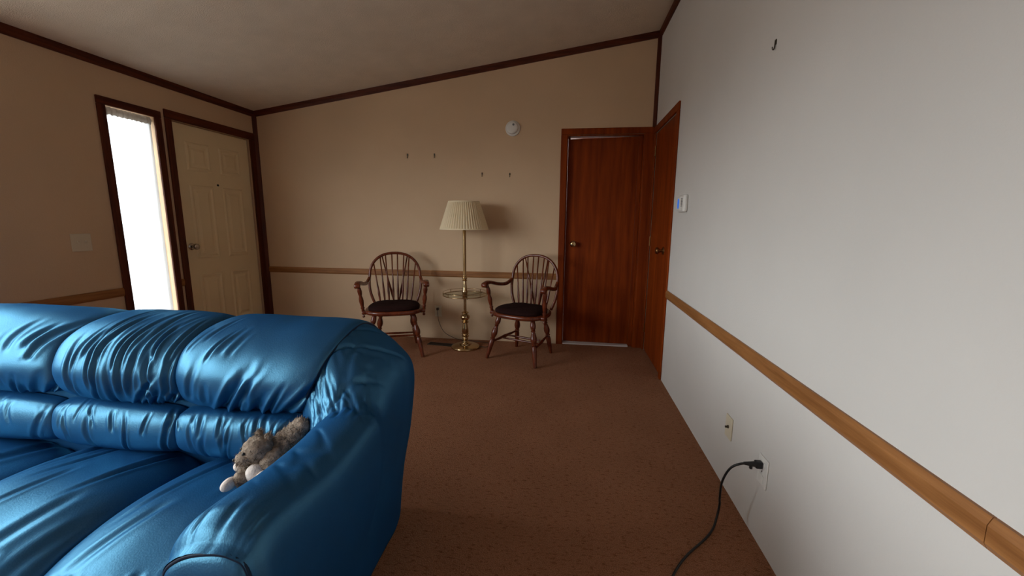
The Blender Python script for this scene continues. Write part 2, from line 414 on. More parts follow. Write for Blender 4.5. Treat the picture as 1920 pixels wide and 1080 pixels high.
# back door: mahogany-stained flush slab, set back in its frame, with light showing over and under it
door = empty('door_2', ((BX0+BX1)/2, D+.06, 0)); door['kind'] = 'structure'
door['label'] = 'red-brown flush wooden door in the back wall'
g = G(); y0_, y1_ = D+.050, D+.085
xa, xb = BX0+.0146, BX1-.0146
g.add([(xa,y0_,.020),(xb,y0_,.016),(xb,y0_,1.991),(xa,y0_,1.977),(xa,y1_,.020),(xb,y1_,.016),(xb,y1_,1.991),(xa,y1_,1.977)],
      [(0,1,2,3),(4,5,6,7),(0,1,5,4),(1,2,6,5),(2,3,7,6),(3,0,4,7)])
g.mk('slab', 'door_wood', door, world=True)
kn = knob(door, (.060, D+.050, 1.000), (0, -1, 0), 'brass'); kn['label'] = 'polished brass door knob'
# closet door, right wall
door = empty('door_3', (R+.02, (RY0+RY1)/2, 0)); door['kind'] = 'structure'
door['label'] = 'red-brown flush wooden door in the right wall'
G().bbox((R+.002, RY0+.009, .012), (R+.037, RY1-.009, RZ-.006), .002).mk('slab', 'door_wood', door, world=True)
kn = knob(door, (R+.002, 3.355, .992), (-1, 0, 0), 'dark_brass'); kn['label'] = 'bronze door knob'
for z in (.18, 1.0, 1.80):
    G().lathe([(.006, 0), (.006, .085), (.0001, .086)], (R-.004, RY1-.012, z), (R-.004, RY1-.012, z+1), 10).mk('hinge', 'dark_brass', door, world=True)
# sidelight window and picture window
def window(name, w, nmull, label):
    o = empty(name, (L-.06, (w['y0']+w['y1'])/2, w['z0'])); o['kind'] = 'structure'; o['label'] = label
    g = G(); f = .022
    xa, xb = L-.09, L-.05
    g.box((xa, w['y0'], w['z0']), (xb, w['y0']+f, w['z1'])); g.box((xa, w['y1']-f, w['z0']), (xb, w['y1'], w['z1']))
    g.box((xa, w['y0']+f, w['z0']), (xb, w['y1']-f, w['z0']+f)); g.box((xa, w['y0']+f, w['z1']-f), (xb, w['y1']-f, w['z1']))
    g.mk('window_frame', 'white_frame', o, world=True)
    n = nmull+1; wd = (w['y1']-w['y0']-2*f)/n
    for k in range(n):
        a = w['y0']+f+k*wd
        G().box((L-.072, a+.004, w['z0']+f), (L-.068, a+wd-.004, w['z1']-f)).mk('pane', 'window_glass', o, world=True)
        if k: G().box((xa, a-.015, w['z0']+f), (xb, a+.015, w['z1']-f)).mk('mullion', 'white_frame', o, world=True)
window('window_1', SID, 0, 'tall narrow sidelight window beside the front door')
window('window_2', WIN, 1, 'wide picture window in the left wall')
window('window_3', WIN2, 1, 'second wide window in the left wall')
# sheer curtain on its rod, inside the sidelight recess
cur = empty('sheer_curtain', (L-.02, (SID['y0']+SID['y1'])/2, SID['z0']), label='white sheer curtain hanging in the narrow window beside the front door', cat='curtain')
vs = []; fs = []; nu, nz = 90, 40
ya, yb = SID['y0']+.004, SID['y1']-.012
for j in range(nz+1):
    t = j/nz; z = SID['z1']-.022-t*(SID['z1']-SID['z0']-.04)
    for i in range(nu+1):
        u = i/nu; amp = .007+.004*t
        x = L-.022+amp*math.sin(u*44+1.2*math.sin(u*9)+.5*t)+.003*math.sin(u*101)*max(0, 1-6*t)
        y = ya+(yb-ya)*u - .02*t*u*u*(0.5+.5*math.sin(t*3))
        sag = .012*math.sin(u*PI*5)**2*max(0, 1-8*t)*(1 if j else 0)
        vs.append((x, y, z-sag))
for j in range(nz):
    for i in range(nu): fs.append((j*(nu+1)+i, j*(nu+1)+i+1, (j+1)*(nu+1)+i+1, (j+1)*(nu+1)+i))
mk('curtain_panel', vs, fs, 'sheer_curtain', cur, True, True)
vs = []; fs = []
for j in range(4):
    for i in range(nu+1):
        u = i/nu; vs.append((L-.012+.004*math.sin(u*60+math.sin(u*13))+(.006 if j in (1, 2) else 0), ya+(yb-ya)*u, SID['z1']-.004-j*.017-(.006*math.sin(u*31)**2 if j == 3 else 0)))
for j in range(3):
    for i in range(nu): fs.append((j*(nu+1)+i, j*(nu+1)+i+1, (j+1)*(nu+1)+i+1, (j+1)*(nu+1)+i))
mk('curtain_heading', vs, fs, 'curtain_heading', cur, True, True)
G().tube([(L-.022, SID['y0']+.001, SID['z1']-.024), (L-.022, SID['y1']-.001, SID['z1']-.030)], .005, 10).mk('curtain_rod', 'white_frame', cur, True, True)

# ------------------------------------------------------------------ sofa
SX = -1.575
sofa = empty('sofa', (SX, 1.0, 0), label='navy blue leather sofa with gathered pillow back and rolled arms', cat='sofa')
def nz3(x, y, z): return noise.noise(Vector((x, y, z)))
def crease(val, w):                     # thin valley where val crosses zero
    return math.exp(-(val/w)**2)
def pillow(name, x0, x1, prof, inset, nu, nv, wr, seed, pexp=2.6, ends=(1, 1)):
    """puffed leather panel: (y,z) profile swept from x0 to x1 (numbers or functions of v), tucked in at both ends"""
    P = catmull([Vector((p[0], p[1], 0)) for p in prof], nv)
    vs = []; fs = []
    for i in range(nu):
        a = i/(nu-1); u = .5-.5*math.cos(PI*a)*(.55+.45*abs(math.cos(PI*a)))
        u = .7*u+.3*a
        e = max(0, 1-abs(2*u-1)**pexp)**(1/pexp)
        for j in range(nv):
            v = j/(nv-1)
            t = (P[min(j+1, nv-1)]-P[max(j-1, 0)]).normalized(); N = Vector((-t.y, t.x, 0))
            if wr['flip']: N = -N
            xa = x0(v) if callable(x0) else x0; xb = x1(v) if callable(x1) else x1
            d = -inset*(1-e)*(ends[0] if u < .5 else ends[1])+wr['fn'](u, v, seed)*min(1, e*1.6)
            q = P[j]+N*d
            vs.append((xa+(xb-xa)*u, q.x, q.y))
    for i in range(nu-1):
        for j in range(nv-1): fs.append((i*nv+j, (i+1)*nv+j, (i+1)*nv+j+1, i*nv+j+1))
    return mk(name, vs, fs, 'blue_leather', sofa, True, True)
def draws(seed, specs):
    """explicit drawn creases: u = u0 + k*(v-va) between va and vb; (u range, v range, length, slope range, depth, width, count)"""
    rn = random.Random(seed); out = []
    for (ua, ub), (va, vb), (la, lb), (ka, kb), dep, wid, n in specs:
        for q in range(n):
            u0 = ua+(ub-ua)*(q+rn.uniform(.1, .9))/n; v0 = rn.uniform(va, vb); ln = rn.uniform(la, lb)
            out.append((u0, v0, v0+ln, rn.uniform(ka, kb), dep*rn.uniform(.5, 1.15), wid*rn.uniform(.7, 1.3), rn.uniform(0, 9)))
    return out
def crease_sum(cr, u, v, W_):
    d = 0
    for u0, va, vb, k, dep, wid, ph in cr:
        if v < va-.02 or v > vb+.02: continue
        x = (u-(u0+k*(v-va)+.018*math.sin(v*9+ph)))*W_/wid
        if abs(x) > 4.5: continue
        f = (v-va)/(vb-va); fade = sstep(-.02, .18, f)*(1-sstep(.45, 1.02, f))
        d += dep*fade*(-math.exp(-x*x)+.45*math.exp(-((abs(x)-1.9)/.9)**2))
    return d
BACK_DRAWS = {3.3: draws(1, [((.25, .8), (.05, .15), (.25, .45), (-.05, .1), .004, .008, 3), ((.70, .99), (.0, .05), (.12, .30), (.5, .9), .009, .008, 5), ((.75, .98), (.28, .4), (.1, .2), (.2, .4), .007, .007, 4)]),
              1.7: draws(2, [((.10, .95), (.0, .12), (.30, .55), (.02, .22), .008, .0075, 9), ((.30, .98), (.22, .34), (.14, .30), (.0, .25), .008, .007, 9), ((.62, .97), (.0, .04), (.12, .26), (.6, 1.1), .010, .008, 6)]),
              5.2: draws(5, [((.22, .92), (.0, .02), (.24, .36), (.55, .85), .017, .012, 5), ((.05, .6), (.10, .2), (.12, .25), (.1, .4), .005, .009, 4), ((.02, .45), (.30, .42), (.1, .18), (.2, .5), .0045, .007, 5)])}
def wr_back(u, v, s):
    d = crease_sum(BACK_DRAWS[s], u, v, .47)
    low = math.exp(-(v/.06)**2)
    d -= low*.0012*(.5+.5*math.sin(u*55+4*nz3(u*5, s, 1)))
    return d+.006*nz3(u*2.3+s, v*4.1, 7.7)+.0022*nz3(u*7+s, v*9, 1.7)
LUM_DRAWS = {k: draws(int(k*10), [((.05, .97), (.15, .3), (.5, .8), (-.06, .06), .0050, .006, n), ((.02, .98), (.45, .6), (.3, .45), (-.1, .1), .0045, .006, n+2)]) for k, n in ((2.2, 5), (6.1, 4), (4.6, 8))}
def wr_lum(u, v, s):
    return crease_sum([(a, b_, c, k, dp*1.2, w, ph) for a, b_, c, k, dp, w, ph in LUM_DRAWS[s]], u, v, .47)+.004*nz3(u*3, v*2, s*4)
SEAT_DRAWS = {k: draws(int(k*10)+3, [((.25, .95), (.02, .12), (.25, .45), (-.9, -.45), .008, .013, 3), ((.30, 1.1), (.15, .40), (.2, .35), (-.7, -.3), .005, .012, 3), ((.03, .97), (.47, .56), (.12, .26), (-.25, .25), .010, .013, 8)]) for k in (1.1, 3.9, 7.3)}
def wr_seat(u, v, s):
    return crease_sum(SEAT_DRAWS[s], u, v, .50)+.011*nz3(u*2.1+s, v*2.5, 3.3)+.003*nz3(u*6, v*5+s, 1.3)
up_prof = [(1.105, .604), (1.072, .624), (1.054, .672), (1.056, .735), (1.095, .805), (1.170, .852), (1.255, .872), (1.340, .868), (1.420, .832), (1.470, .765), (1.488, .68), (1.488, .60)]
lum_prof = [(1.150, .425), (1.090, .437), (1.045, .470), (1.035, .520), (1.044, .570), (1.066, .598), (1.105, .610)]
seat_prof = [(1.170, .395), (1.110, .440), (1.000, .460), (.870, .470), (.760, .463), (.670, .440), (.595, .400), (.540, .345), (.515, .280), (.520, .200), (.550, .170)]
WB, WLm, WS = dict(fn=wr_back, flip=False), dict(fn=wr_lum, flip=False), dict(fn=wr_seat, flip=True)
rx1 = lambda v: -.800+.095*sstep(.0, .5, v)
lx0 = lambda v: -2.350-.095*sstep(.0, .5, v)
pillow('back_cushion', lx0, -1.700, up_prof, .038, 170, 120, WB, 3.3, 3.0, ends=(.7, 1))
pillow('back_cushion', -1.700, -1.232, up_prof, .038, 170, 120, WB, 1.7, 3.0)
pillow('back_cushion', -1.232, rx1, up_prof, .038, 170, 120, WB, 5.2, 3.0, ends=(1, .7))
PR = catmull([Vector((p[0], p[1], 0)) for p in up_prof], 120)
for sgn in (1, -1):
    pts = []
    for k in range(2, 96):
        t_ = (PR[min(k+1, 119)]-PR[k-1]).normalized(); q = PR[k]+Vector((-t_.y, t_.x, 0))*-.0225; x = rx1(k/119)-.004
        pts.append((x if sgn > 0 else 2*SX-x, q.x, q.y))
    G().tube(pts, .0050, 8).mk('piping', 'piping_leather', sofa, True, True)
for a, b_, s in ((-2.350, -1.706, 2.2), (-1.706, -1.234, 6.1), (-1.234, -.770, 4.6)):
    pillow('lumbar_cushion', a, b_, lum_prof, .026, 140, 50, WLm, s)
for a, b_, s in ((-2.440, -1.690, 1.1), (-1.690, -1.200, 3.9), (-1.200, -.690, 7.3)):
    pillow('seat_cushion', a, b_, seat_prof, .070, 130, 130, WS, s, 2.1)
# armrest: cross-sections (x,z) from inner bottom over the roll to outer bottom, lofted along y
KEYS = [
 (.545, [(-.690,.12),(-.700,.50),(-.692,.590),(-.660,.628),(-.612,.647),(-.553,.650),(-.520,.614),(-.523,.45),(-.572,.25),(-.612,.025)]),
 (.565, [(-.690,.12),(-.705,.50),(-.701,.606),(-.667,.652),(-.610,.675),(-.548,.673),(-.509,.625),(-.516,.45),(-.569,.25),(-.611,.025)]),
 (.600, [(-.690,.12),(-.706,.50),(-.704,.612),(-.668,.664),(-.610,.690),(-.545,.684),(-.506,.630),(-.514,.45),(-.568,.25),(-.610,.025)]),
 (.800, [(-.690,.12),(-.712,.50),(-.708,.600),(-.668,.650),(-.610,.668),(-.545,.662),(-.505,.618),(-.513,.45),(-.568,.25),(-.610,.025)]),
 (1.00, [(-.690,.12),(-.718,.50),(-.716,.606),(-.674,.660),(-.612,.686),(-.548,.678),(-.510,.630),(-.518,.45),(-.572,.25),(-.613,.025)]),
] + [(y, [(a*(1-w)+c*w, b_*(1-w)+d*w) for (a, b_), (c, d) in zip(
      [(-.690,.12),(-.718,.50),(-.716,.606),(-.674,.660),(-.612,.686),(-.548,.678),(-.510,.630),(-.518,.45),(-.572,.25),(-.613,.025)],
      [(-.780,.12),(-.830,zc-.20),(-.815,zc-.06),(-.765,zc-.004),(-.700,zc-.002),(-.603,zc-.062),(-.543,zc-.155),(-.558,.47),(-.596,.26),(-.628,.025)])])
   for y, w, zc in ((1.035, .22, .735), (1.065, .50, .760), (1.095, .78, .788), (1.13, .95, .812), (1.18, 1, .832), (1.25, 1, .848), (1.33, 1, .846))] + [
 (1.42, [(-.820,.12),(-.850,.60),(-.830,.725),(-.780,.798),(-.706,.792),(-.618,.730),(-.570,.650),(-.585,.46),(-.618,.26),(-.645,.025)]),
 (1.475,[(-.830,.12),(-.860,.55),(-.850,.650),(-.800,.720),(-.730,.710),(-.655,.660),(-.615,.600),(-.622,.44),(-.650,.26),(-.672,.025)]),
 (1.495,[(-.840,.12),(-.865,.50),(-.860,.590),(-.815,.640),(-.760,.635),(-.700,.600),(-.665,.550),(-.668,.42),(-.690,.26),(-.705,.06)])]
def key_at(y):
    ys = [k[0] for k in KEYS]
    i = max(0, min(len(ys)-2, next((q for q in range(len(ys)-1) if y <= ys[q+1]), len(ys)-2)))
    f = (y-ys[i])/(ys[i+1]-ys[i]); out = []
    for c in range(10):
        p = [Vector(KEYS[max(0, min(len(ys)-1, i+o))][1][c]) for o in (-1, 0, 1, 2)]
        yy = [ys[max(0, min(len(ys)-1, i+o))] for o in (-1, 0, 1, 2)]
        h = ys[i+1]-ys[i]
        m1 = (p[2]-p[0])/max(1e-6, yy[2]-yy[0])*h; m2 = (p[3]-p[1])/max(1e-6, yy[3]-yy[1])*h
        f2, f3 = f*f, f*f*f
        out.append(p[1]*(2*f3-3*f2+1)+m1*(f3-2*f2+f)+p[2]*(-2*f3+3*f2)+m2*(f3-f2))
    return out
def arm_section(y, n): return catmull([(*p, 0) for p in key_at(y)], n)
SEAMS = [(1.105, 1.05), (1.045, .75), (.995, .45)]     # seam k: y = y0 + slope*(t-.3), t across the section
def arm(mirror):
    NS, NT = 300, 120; vs = []; fs = []
    mx = (lambda x: 2*SX-x) if mirror else (lambda x: x)
    for i in range(NS):
        y = .545+(1.495-.545)*i/(NS-1); sec = arm_section(y, NT)
        for j in range(NT):
            t = j/(NT-1); p = sec[j]
            tg = (sec[min(j+1, NT-1)]-sec[max(j-1, 0)]).normalized(); N = Vector((-tg.y, tg.x))
            if N.dot(Vector((0, 1))) < 0 and .25 < t < .6: N = -N
            d = .004*nz3(y*4, t*5, 2.5)
            inn = sstep(.15, .25, t)*(1-sstep(.50, .66, t))
            for y0, sl in SEAMS:
                ys = y0+sl*(t-.30)
                d -= inn*.011*crease(y-ys, .0060)
            if .90 < y < 1.32:                       # puckers running across the seams in the corner
                a = sstep(.95, 1.03, y)*(1-sstep(1.18, 1.28, y))*sstep(.18, .28, t)*(1-sstep(.5, .66, t))
                d -= a*.007*crease(nz3(y*9, t*15+y*5, 8.8), .12)
                d -= a*.004*crease(nz3(y*14+3, t*22-y*4, 1.8), .15)
            a = math.exp(-((y-.585)/.03)**2)*sstep(.26, .34, t)*(1-sstep(.58, .66, t))   # gathers at the front roll
            d -= a*.006*(.5+.5*math.sin(t*150+4*nz3(t*9, 0, 0)))*max(0, nz3(t*20, 3, 3)+.45)
            b2 = sstep(.36, .42, t)*(1-sstep(.54, .62, t))*sstep(.65, .72, y)*(1-sstep(.98, 1.06, y))
            d -= b2*.004*crease(nz3(y*14+t*6, t*3.2, 6), .10)
            yy = y-(.012*math.sin(PI*t)*(1 if i == 0 else 0))
            vs.append((mx(p.x+N.x*d), yy, p.y+N.y*d))
    for i in range(NS-1):
        for j in range(NT-1): fs.append((i*NT+j, (i+1)*NT+j, (i+1)*NT+j+1, i*NT+j+1))
    for i in range(NS-1): fs.append((i*NT, i*NT+NT-1, (i+1)*NT+NT-1, (i+1)*NT))   # underside
    # rear cap
    fs.append(tuple((NS-1)*NT+j for j in range(NT)))
    o = mk('armrest', vs, fs, 'blue_leather', sofa, True, True)
    # front panel: domed facing inside the end of the roll
    sec = [Vector((p.x, p.y)) for p in arm_section(.545, 80)]
    c = Vector((-.610, .34)); vs = []; fs = []; rings = [(1.0, .545), (.985, .537), (.95, .530), (.85, .524), (.6, .519), (.3, .517), (.02, .516)]
    for s_, y in rings:
        for p in sec:
            q = c+(p-c)*s_ if s_ < .9 else p+(c-p).normalized()*(1-s_)*.35
            if s_ < .9: q = c+((p+(c-p).normalized()*.0175)-c)*(s_/.95)
            w = .004*nz3(p.x*12, p.y*9, s_*2)
            vs.append((mx(q.x), y+w, q.y))
    n = len(sec)
    for k in range(len(rings)-1):
        for j in range(n): fs.append((k*n+j, k*n+(j+1) % n, (k+1)*n+(j+1) % n, (k+1)*n+j))
    fs.append(tuple((len(rings)-1)*n+j for j in range(n)))
    mk('front_panel', vs, fs, 'blue_leather', o, True, True)
    pts = [Vector((mx(p.x), .538, p.y)) for p in (q+(c-q).normalized()*.004 for q in sec[16:])]
    G().tube(pts, .0042, 8).mk('piping', 'piping_leather', o, True, True)
arm(False); arm(True)
# carcass under the cushions and the upholstered rear panel
g = G(); g.bbox((-2.46, .57, .05), (-.69, 1.17, .34), .02); g.mk('seat_frame', 'blue_leather', sofa, world=True)
g = G(); g.bbox((-2.43, 1.115, .05), (-.72, 1.484, .66), .03); g.mk('back_frame', 'blue_leather', sofa, world=True)
for x in (-2.42, -.73):
    for y in (.62, 1.40):
        G().lathe([(.020, 0), (.028, .05), (.028, .08)], (x, y, 0), (x, y, 1), 14).mk('foot', 'black_rubber', sofa, world=True)

# ------------------------------------------------------------------ Windsor armchairs
def turned(prof_name):
    if prof_name == 'leg':      # top (t=0) to foot (t=1)
        return [(.013, 0), (.016, .03), (.019, .08), (.0215, .14), (.019, .19), (.013, .225), (.018, .24), (.013, .26), (.017, .30), (.023, .37), (.0245, .42), (.021, .47),
                (.014, .52), (.019, .535), (.0205, .545), (.014, .56), (.0185, .60), (.0195, .66), (.017, .80), (.0135, .93), (.012, 1.0)]
    if prof_name == 'post':     # seat (0) up to arm (1)
        return [(.010, 0), (.013, .05), (.011, .12), (.016, .17), (.011, .20), (.014, .28), (.018, .42), (.0165, .50), (.011, .60), (.015, .66), (.0175, .76), (.014, .86), (.010, .93), (.012, 1.0)]
    if prof_name == 'spindle':
        return [(.0066, 0), (.0078, .10), (.0112, .25), (.0090, .36), (.0068, .5), (.0060, 1.0)]
def windsor(name, loc, rz, label):
    t = empty(name, loc, rz, label=label, cat='chair', group='Windsor armchairs by the lamp')
    ZS = .415                                # underside-to-top of the plank seat: .385 .. .425
    # plank seat, D-shaped
    pts = []
    N = 48
    for k in range(N):
        a = 2*PI*k/N; c, s_ = math.cos(a), math.sin(a)
        ex = .62
        x = .255*math.copysign(abs(c)**ex, c); y = .222*math.copysign(abs(s_)**ex, s_)
        if y > 0: x *= 1-.16*(y/.222)
        else: y -= .012*math.cos(PI*min(1, abs(x)/.255)/2)
        pts.append((x, y))
    lv = [(.90, .383), (.985, .392), (1, .404), (.995, .417), (.96, .424), (.80, .424), (.45, .416), (.02, .413)]
    vs = [(x*s_, y*s_, z) for s_, z in lv for x, y in pts]; fs = [tuple(range(N))[::-1], tuple((len(lv)-1)*N+k for k in range(N))]
    for q in range(len(lv)-1):
        for k in range(N): fs.append((q*N+k, q*N+(k+1) % N, q*N+N+(k+1) % N, q*N+N+k))
    mk('seat', vs, fs, 'chair_wood', t, True, auto=50)
    lv = [(.93, .4245), (.955, .432), (.95, .446), (.88, .458), (.6, .464), (.02, .460)]
    vs = [(x*s_*.93, y*s_*.92-.012, z+.004*nz3(x*14, y*14, s_)) for s_, z in lv for x, y in pts]; fs = [tuple(range(N))[::-1], tuple((len(lv)-1)*N+k for k in range(N))]
    for q in range(len(lv)-1):
        for k in range(N): fs.append((q*N+k, q*N+(k+1) % N, q*N+N+(k+1) % N, q*N+N+k))
    cu_ = mk('seat_cushion', vs, fs, 'seat_pad', t, True); cu_['label'] = 'dark maroon seat pad'
    # legs
    tops = [(.165, -.130), (-.165, -.130), (.135, .145), (-.135, .145)]; feet = [(.243, -.222), (-.243, -.222), (.185, .215), (-.185, .215)]
    for (a, b_), (c, d) in zip(tops, feet):
        G().lathe([(r*1.13, q) for r, q in turned('leg')], (a, b_, .390), (c, d, .001), 18).mk('leg', 'chair_wood', t, True, auto=60)
    def on_leg(i, z):
        f = (.39-z)/.389; return Vector((tops[i][0]+(feet[i][0]-tops[i][0])*f, tops[i][1]+(feet[i][1]-tops[i][1])*f, z))
    sp = [(.008, 0), (.009, .1), (.013, .4), (.0165, .5), (.013, .6), (.009, .9), (.008, 1)]
    mids = []
    for i, j in ((0, 2), (1, 3)):
        p, q = on_leg(i, .150), on_leg(j, .175)
        G().lathe(sp, p, q, 14).mk('stretcher', 'chair_wood', t, True); mids.append((p, q))
    for f in (.36, .58):
        p = mids[0][0].lerp(mids[0][1], f); q = mids[1][0].lerp(mids[1][1], f)
        G().lathe([(.007, 0), (.008, .1), (.011, .5), (.008, .9), (.007, 1)], p, q, 12).mk('stretcher', 'chair_wood', t, True)
    # bow back: arch raked backwards
    def bow(s_):                              # s_ in -1..1
        a = abs(s_)
        if a > .55:
            f = (1-a)/.45; x = .190+.045*f*(2-f)*.95+.012*math.sin(f*PI); z = .420+.275*f
        else:
            th = (1-a/.55)*PI/2; x = .233*math.cos(th)**.86; z = .695+.207*math.sin(th)
        y = .180-.0+.20*(z-.42)**1.0*.62+.0
        return Vector((math.copysign(x, s_) if s_ else 0, y, z))
    bp = [bow(-1+2*k/72) for k in range(73)]
    G().tube(bp, .0150, 12, flat=.85).mk('bow', 'chair_wood', t, True)
    def bow_at(x):                            # point on the arch above x
        k = min((q for q in bp if q.z > .69), key=lambda q: abs(q.x-x)); return k
    n = 8
    for k in range(n):
        f = (k-(n-1)/2)/((n-1)/2)
        p0 = Vector((f*.140, .185-.010*f*f*1.5, .421)); p1 = bow_at(f*.192)
        G().lathe(turned('spindle'), p0, p1, 10).mk('spindle', 'chair_wood', t, True)
    for s_ in (-1, 1):                        # bracing spindles rising in a V from the tail behind the seat
        G().lathe(turned('spindle'), (s_*.022, .272, .412), bow_at(s_*.118)+Vector((0, .012, 0)), 10).mk('brace', 'chair_wood', t, True)
    G().bbox((-.045, .205, .386), (.045, .290, .420), .010).mk('tail_block', 'chair_wood', t)
    # arms with rolled hand ends and turned posts
    for s_ in (-1, 1):
        b0 = next(q for q in (bp if s_ < 0 else bp[::-1]) if q.z > .655)
        ctrl = [(b0.x, b0.y-.004, .668), (b0.x+s_*.012, b0.y-.060, .640), (s_*.262, .095, .632), (s_*.276, 0.0, .645), (s_*.284, -.090, .668), (s_*.288, -.145, .672), (s_*.290, -.185, .660)]
        c = catmull(ctrl, 30); g = G(); rings = []
        for i, p in enumerate(c):
            f = i/29; w = .014+.011*sstep(.1, .6, f); h = .016+.004*sstep(.7, 1, f)
            tg = (c[min(i+1, 29)]-c[max(i-1, 0)]).normalized(); sd = Vector((tg.y, -tg.x, 0)).normalized(); upv = sd.cross(tg)
            if upv.z < 0: upv = -upv
            rings.append([p+sd*w*math.copysign(abs(math.cos(a))**.7, math.cos(a))+upv*h*math.copysign(abs(math.sin(a))**.7, math.sin(a)) for a in (2*PI*k/12 for k in range(12))])
        vs = [q for r_ in rings for q in r_]; fs = [tuple(range(12)), tuple(29*12+k for k in range(12))]
        for i in range(29):
            for k in range(12): fs.append((i*12+k, i*12+(k+1) % 12, (i+1)*12+(k+1) % 12, (i+1)*12+k))
        g.add(vs, fs)
        g.lathe([(.0001, 0), (.017, .002), (.0225, .007), (.0225, .045), (.017, .050), (.0001, .052)], (s_*.290-.026, -.188, .654), (s_*.290-.026+1, -.188, .654), 16)
        g.mk('arm', 'chair_wood', t, True, auto=55)
        G().lathe([(r*1.12, q) for r, q in turned('post')], (s_*.262, -.105, .405), (s_*.286, -.150, .660), 16).mk('arm_post', 'chair_wood', t, True, auto=60)
        g = G(); g.bbox((min(s_*.225, s_*.275), -.128, .386), (max(s_*.225, s_*.275), -.084, .418), .008)
        g.lathe([(.006, 0), (.006, .008), (.0125, .016), (.0125, .024), (.006, .031), (.0001, .032)], (s_*.262, -.105, .388), (s_*.262, -.105, -.612), 12)
        g.mk('arm_bracket', 'chair_wood', t, True, auto=50)
    return t
windsor('windsor_armchair', (-1.560, 3.490, 0), math.radians(20), 'dark Windsor armchair standing between the sofa and the floor lamp')
windsor('windsor_armchair', (-.371, 3.530, 0), math.radians(-22.7), 'dark Windsor armchair standing between the floor lamp and a red-brown door')

# ------------------------------------------------------------------ floor lamp with glass tray
LX, LY = -.945, 3.69
lamp = empty('floor_lamp', (LX, LY, 0), label='brass floor lamp with pleated cream shade and round glass tray', cat='lamp')
def lath(name, prof, mat, auto=45, seg=32):
    return G().lathe([(r, z) for r, z in prof], (0, 0, 0), (0, 0, 1), seg).mk(name, mat, lamp, True, auto=auto)
lath('base', [(.132, .001), (.136, .006), (.136, .016), (.130, .022), (.118, .026), (.085, .032), (.058, .036), (.056, .046), (.040, .049), (.036, .058), (.026, .062), (.0001, .062)], 'brass')
lath('lower_stem', [(.026, .060), (.022, .070), (.024, .085), (.030, .093), (.024, .100), (.023, .106), (.035, .114), (.037, .120), (.028, .126), (.025, .132), (.037, .140), (.034, .146), (.029, .150),
     (.033, .165), (.028, .200), (.022, .240), (.021, .246), (.033, .252), (.034, .258), (.022, .266), (.026, .274), (.042, .290), (.046, .304), (.040, .320), (.024, .332), (.020, .338), (.034, .346), (.034, .352), (.022, .357), (.014, .362), (.0132, .484), (.0001, .484)], 'brass')
lath('upper_stem', [(.012, .484), (.024, .490), (.024, .538), (.027, .542), (.027, .556), (.022, .566), (.019, .600), (.016, .640), (.014, .650), (.022, .655), (.023, .662), (.016, .667), (.022, .674), (.024, .682), (.020, .690), (.016, .694), (.022, .700), (.021, .706), (.0155, .712), (.0150, 1.180), (.012, 1.19), (.012, 1.24), (.0001, 1.24)], 'brass')
tr_ = G().lathe([(.016, .520), (.203, .520), (.205, .523), (.203, .526), (.016, .526)], (0, 0, 0), (0, 0, 1), 48).mk('glass_tray', 'table_glass', lamp, True, auto=40)
ci = lambda r, z, n=64: [(r*math.cos(2*PI*k/n), r*math.sin(2*PI*k/n), z) for k in range(n)]
G().tube(ci(.206, .522), .0045, 8, True).mk('tray_rim', 'brass', tr_, True)
G().tube(ci(.206, .548), .0022, 8, True).mk('tray_gallery', 'brass', tr_, True)
for k in range(8):
    a = 2*PI*k/8+.2; G().lathe([(.003, .524), (.003, .546), (.0001, .547)], (.206*math.cos(a), .206*math.sin(a), 0), (.206*math.cos(a), .206*math.sin(a), 1), 8).mk('gallery_post', 'brass', tr_)
for k in range(3):
    a = 2*PI*k/3-PI/2+.35
    G().tube([(.02*math.cos(a), .02*math.sin(a), .512), (.11*math.cos(a), .11*math.sin(a), .5145), (.203*math.cos(a), .203*math.sin(a), .5155)], .0042, 8).mk('tray_arm', 'brass', lamp, True)
# pleated shade
NP = 54; nseg = NP*4; vs = []; fs = []
hs = [(1.134, 0), (1.146, 0), (1.1465, 1), (1.20, 1), (1.26, 1), (1.32, 1), (1.376, 1), (1.3765, 0), (1.390, 0)]
for z, pl in hs:
    f = (z-1.134)/(1.390-1.134); r = .224+(.140-.224)*f
    for k in range(nseg):
        q = r+(.0055*(1 if pl else 0)*(-1 if (k % 4) in (1,) else .6 if (k % 4) in (2, 3) else .2)) + (0 if pl else .0028)
        a = 2*PI*k/nseg; vs.append((q*math.cos(a), q*math.sin(a), z))
for i in range(len(hs)-1):
    for k in range(nseg): fs.append((i*nseg+k, i*nseg+(k+1) % nseg, (i+1)*nseg+(k+1) % nseg, (i+1)*nseg+k))
sh = mk('lamp_shade', vs, fs, 'shade_fabric', lamp, False)
g = G(); g.tube(ci(.140, 1.388), .0025, 8, True)
for k in range(3):
    a = 2*PI*k/3; g.tube([(0, 0, 1.36), (.140*math.cos(a), .140*math.sin(a), 1.388)], .002, 6)
g.mk('shade_frame', 'dark_brass', sh, True)
g = G(); g.lathe([(.013, 1.22), (.016, 1.235), (.016, 1.27), (.012, 1.275), (.028, 1.30), (.030, 1.32), (.022, 1.34), (.0001, 1.352)], (0, 0, 0), (0, 0, 1), 18).mk('bulb', 'white_plastic', lamp, True)
